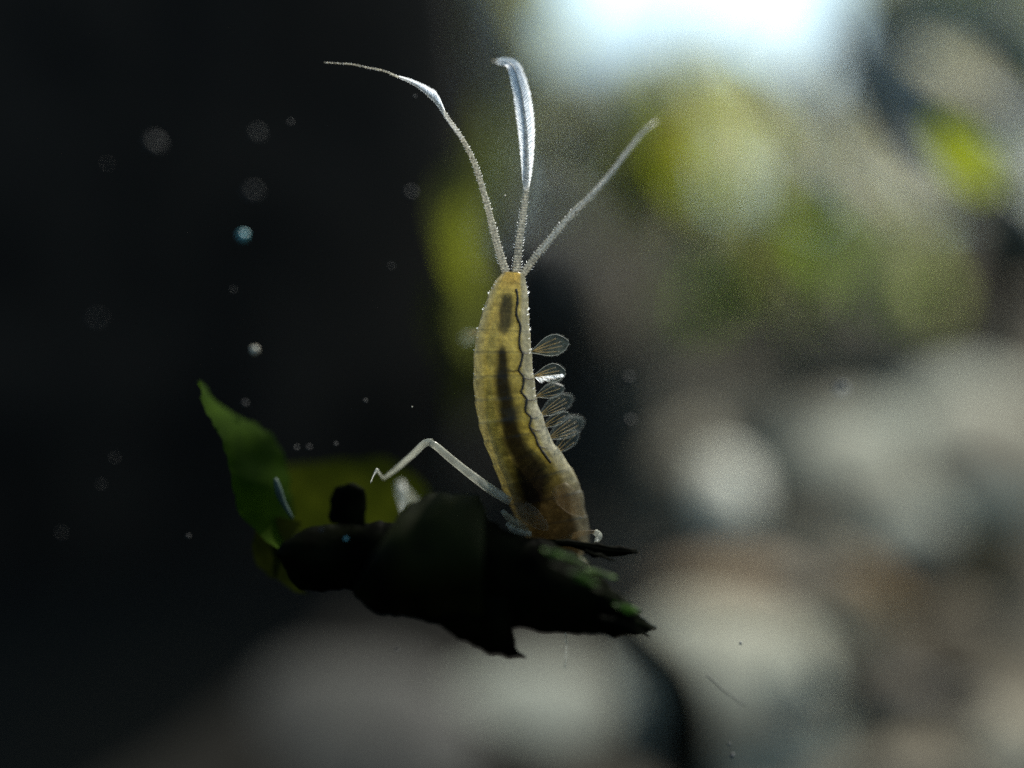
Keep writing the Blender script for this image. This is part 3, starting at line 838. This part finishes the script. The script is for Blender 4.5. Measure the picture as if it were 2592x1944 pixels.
# gills: clear paddles with amber veins
def gill(base, tip, width, depth, dtip, seed, curl=0.02, veins=5, rot=0.0, hairy=False):
    b0 = P(*base, depth); t0 = P(*tip, dtip)
    ax = t0 - b0
    sd = Vector((-ax.z, 0, ax.x)).normalized()
    sd = (sd * math.cos(rot) + Vector((0, 1, 0)) * math.sin(rot)).normalized()
    e1 = []; e2 = []
    for k in range(9):
        t = k / 8
        wv = width / 2000 * (0.05 + 1.0 * math.sin(math.pi * min(1, 0.97 * t ** 1.35 + 0.01)) ** 0.8) if t < 1 else 0.003
        c = b0 + ax * t
        e1.append(c - sd * wv * 0.9); e2.append(c + sd * wv * 1.1)
    v, f = leaf_geo(e1, e2, 0, curl, 20, 8)
    g = mesh_obj("gill", v, f, M['gill'], ny)
    vv = []; ff = []
    for k in range(veins):
        s_ = -0.75 + 1.5 * k / (veins - 1)
        q = [b0 + ax * 0.02, b0 + ax * 0.35 + sd * s_ * width / 2000 * 0.55, b0 + ax * (0.85 - 0.2 * abs(s_)) + sd * s_ * width / 2000 * 0.9]
        q = [x + Vector((0, -curl * (0.9 if i_ else 0.2) - 0.003, 0)) for i_, x in enumerate(q)]
        tube_geo(catmull(q, 10), [0.0014 - 0.0001 * i_ for i_ in range(10)], 5, 1, vv, ff)
    mesh_obj("vein", vv, ff, M['gill_vein'], g)
    vv = []; ff = []
    rr = random.Random(seed)
    for e, sgn in ((catmull(e1, 60), -1), (catmull(e2, 60), 1)):
        for i in range(14, 60, 2):
            p = e[i]; L = rr.uniform(0.002, 0.006)
            hair_geo(p, p + (sd * sgn * 0.8 + ax.normalized() * 0.6) * L, 0.0006, vv, ff)
    rim1 = catmull(e1, 40); rim2 = catmull(e2, 40)
    tube_geo(rim1, [0.0006] * 40, 4, 1, vv, ff); tube_geo(rim2, [0.0006] * 40, 4, 1, vv, ff)
    h = mesh_obj("gill_fringe", vv, ff, M['faint_hair'], g); h["kind"] = "stuff"
    if hairy:
        vv = []; ff = []
        for i in range(46):
            t = 0.05 + 0.85 * i / 46
            p = b0 + ax * t - sd * width / 2000 * 0.15
            hair_geo(p, p + (-sd * 0.75 + ax.normalized() * 0.5 + Vector((0, rr.uniform(-.3, .1), 0))) * rr.uniform(.016, .026) * (1 - 0.5 * t), 0.0012, vv, ff)
        h = mesh_obj("gill_hairs", vv, ff, M['hair'], g); h["kind"] = "stuff"
    return g
gill((1345, 891), (1440, 866), 50, 0.0, -0.01, 1, veins=4)
gill((1351, 952), (1432, 942), 44, 0.0, 0.0, 2, veins=4, hairy=True)
gill((1355, 1004), (1428, 980), 40, 0.0, 0.03, 3, veins=3, rot=0.5, curl=0.03)
gill((1362, 1054), (1450, 1004), 44, 0.01, 0.08, 4, veins=4, rot=0.2)
gill((1370, 1084), (1440, 1046), 34, 0.02, 0.03, 5, veins=3, rot=0.6, curl=0.01)
gill((1384, 1112), (1478, 1062), 50, 0.02, 0.10, 6, veins=4, rot=0.2, curl=0.03)
gill((1400, 1150), (1464, 1092), 40, 0.03, 0.06, 7, veins=3, rot=0.4)
gill((1212, 836), (1166, 862), 34, 0.10, 0.28, 8, veins=3, rot=0.3)

# legs
def leg(parts, name="leg", label=None, m='leg'):
    """parts: list of (path, radii) joined as one limb; the first is the leg itself, the rest its sub-parts"""
    first = None
    for nm, path, rr_, mm in parts:
        p = catmull(path, 18)
        q = catmull([(x, i, 0) for i, x in enumerate(rr_)], 18)
        v, f = tube_geo(p, [max(0.0008, x.x) for x in q], 9, 0.8)
        o = mesh_obj(nm, v, f, M[mm], ny if first is None else first)
        if first is None:
            first = o
            if label: o["label"] = label
    return first
leg([("leg", [P(1290, 1268, 0.02), P(1245, 1240, 0.0), P(1190, 1200, 0.0), P(1140, 1160, 0.0), P(1105, 1130, 0.0), P(1088, 1120, 0.0)], [.011, .0125, .0115, .0105, .010, .009], 'leg'),
     ("shin", [P(1094, 1119, 0.0), P(1075, 1122, 0.01), P(1045, 1150, 0.04), P(1005, 1185, 0.08), P(970, 1212, 0.10)], [.009, .0095, .008, .0065, .0028], 'leg'),
     ("foot", [P(972, 1211, 0.10), P(962, 1200, 0.06), P(955, 1190, 0.02)], [.003, .0028, .004], 'leg'),
     ("claw", [P(955, 1188, 0.02), P(946, 1203, 0.0), P(938, 1222, -0.03)], [.005, .002, .0008], 'faint_hair')],
    label="left front leg, bent high at the knee")
leg([("leg", [P(1335, 1345, 0.06), P(1300, 1320, 0.03), P(1278, 1300, 0.0), P(1272, 1292, 0.0)], [.014, .014, .010, .006], 'dull_leg'),
     ("foot", [P(1285, 1325, 0.0), P(1305, 1345, -0.02), P(1345, 1352, -0.03)], [.007, .010, .006], 'dull_leg')], label="left middle leg, short and folded")
leg([("leg", [P(1425, 1365, 0.05), P(1450, 1357, 0.02), P(1480, 1348, 0.0), P(1508, 1346, 0.0)], [.010, .008, .007, .004], 'brown_pad'),
     ("foot", [P(1505, 1346, 0.0), P(1516, 1356, 0.0), P(1508, 1372, -0.02)], [.008, .009, .004], 'leg')], label="right leg, orange with a pale foot")
leg([("leg", [P(1062, 1290, 0.28), P(1045, 1265, 0.28), P(1020, 1235, 0.25), P(1013, 1226, 0.25)], [.008, .009, .009, .008], 'leg'),
     ("foot", [P(1014, 1222, 0.25), P(1016, 1245, 0.22), P(1019, 1270, 0.2), P(1018, 1298, 0.16)], [.011, .015, .011, .004], 'faint_hair')], label="far leg, a pale blurred foot behind the dark sprig")
# wing pads over the thorax
for e1, e2, lab in [([(1400, 1235), (1432, 1222), (1462, 1250), (1480, 1300)], [(1395, 1250), (1410, 1275), (1440, 1300), (1478, 1310)], "right wing pad"),
                    ([(1300, 1290), (1330, 1270), (1362, 1290), (1390, 1330)], [(1318, 1320), (1335, 1325), (1360, 1340), (1388, 1345)], "left wing pad")]:
    dd = -0.03
    v, f = leaf_geo(pts(e1, dd), pts(e2, dd), 0.008, 0.012, 16, 6)
    o = mesh_obj("wing_pad", v, f, M['brown_pad'], ny); o["label"] = lab
for x in (1400, 1480):
    blob("eye", P(x, 1462, 0.09), (0.018, 0.02, 0.02), M['eye'], x * .01, 2, 0.03, 2, 1, 0, ny)

# ------------------------------------------------------------------ floating specks
SPECKS = [
    (615, 597, 0.45, 20, 'speck_teal', "bright teal speck floating before the dark boulder"),
    (645, 886, 0.30, 16, 'speck_cream', "cream speck floating below the teal one"),
    (390, 365, 0.95, 24, 'speck_grey', "dim grey speck in the upper left"),
    (620, 1022, 0.30, 11, 'speck_grey', "grey speck just above the pointed green leaf"),
    (650, 340, 0.8, 16, 'speck_grey', "faint grey speck high above the teal speck"),
    (640, 490, 0.9, 22, 'speck_grey', "faint grey smudge just above the teal speck"),
    (1040, 490, 0.6, 14, 'speck_grey', "faint speck between the dark boulder and the left tail"),
    (2130, 990, 0.7, 24, 'speck', "round pale grey speck in mid water at the right"),
    (1592, 958, 0.5, 13, 'speck_grey', "faint grey speck right of the gills"),
    (1596, 1066, 0.5, 11, 'speck_grey', "smaller faint speck below the one right of the gills"),
    (477, 1358, 0.2, 8, 'speck_grey', "small grey speck left of the sprig"),
    (1875, 1628, 0.1, 6, 'speck', "tiny bright speck over the grey stone, lower right"),
    (1043, 1030, 0.02, 3, 'speck_cream', "tiny sharp white speck above the bent knee"),
    (1278, 496, 0.02, 4, 'speck_cream', "tiny white speck between the left and middle tails"),
    (750, 1135, 0.25, 7, 'speck_grey', "left of two faint specks right of the pointed green leaf"),
    (782, 1133, 0.25, 7, 'speck_grey', "right of two faint specks right of the pointed green leaf"),
    (814, 1342, -0.2, 8, 'speck_grey', "grey speck in front of the sprig's left lobe"),
    (876, 1364, -0.2, 7, 'speck_teal', "bluish speck in front of the sprig below the upright dark leaf"),
    (1005, 1646, 0.2, 8, 'speck_grey', "grey speck below the sprig's middle lobe"),
    (1846, 1883, 0.15, 6, 'speck_dark', "upper of two dark specks near the bottom edge"),
    (1854, 1913, 0.15, 9, 'speck_dark', "lower and larger of two dark specks near the bottom edge"),
    (245, 810, 1.0, 14, 'speck_grey', "very faint speck at the far left"),
    (255, 1228, 0.5, 7, 'speck_grey', "faint speck low at the far left"),
    (155, 1350, 0.6, 8, 'speck_grey', "faintest speck at the left edge, lower half"),
]
for i, (px, py, d, rp, m, lab) in enumerate(SPECKS):
    d *= 0.6
    s = (D + d) / D / 1000 * rp * 0.62
    tag(blob("speck", P(px, py, d), (s, s * .8, s * 1.1), M[m], 60 + i * 1.9, 2.0, 0.45, 2, 1.6), lab, "speck", "specks floating in the water")

for i, (px, py, d, lab) in enumerate([
        (735, 310, .2, "minute dim speck below the outer end of the left tail filament"),
        (1050, 245, .1, "minute dim speck under the bright fringe of the left tail filament"),
        (270, 415, .4, "minute dim speck beside the dim grey speck at the upper left"),
        (590, 735, .2, "minute dim speck in the dark between the teal and the cream speck"),
        (990, 675, .2, "minute dim speck left of the green shoot"),
        (925, 1015, .1, "minute dim speck in the dark above the far end of the bent leg"),
        (850, 1125, .1, "minute dim speck just above the blurred olive leaf"),
        (290, 1160, .3, "minute dim speck left of the tip of the pointed green leaf")]):
    tag(blob("speck", P(px, py, d), (.0045, .0035, .005), M['speck_grey'], 130 + i, 2.0, 0.45, 1, 1.6), lab, "speck", "minute specks in the dark water")

# fine threads
v, f = tube_geo(catmull([P(1790, 1708, .1), P(1830, 1745, .12), P(1888, 1785, .15)], 14), [0.0016] * 14, 5)
tag(mesh_obj("thread", v, f, M['speck_dark']), "thin dark thread drifting over the lower right stone", "thread")
v, f = tube_geo(catmull([P(1430, 1600, .05), P(1434, 1640, .06), P(1429, 1692, .07)], 14), [0.0025] * 14, 5)
mesh_obj("root_hair", v, f, M['faint_hair'], sp)
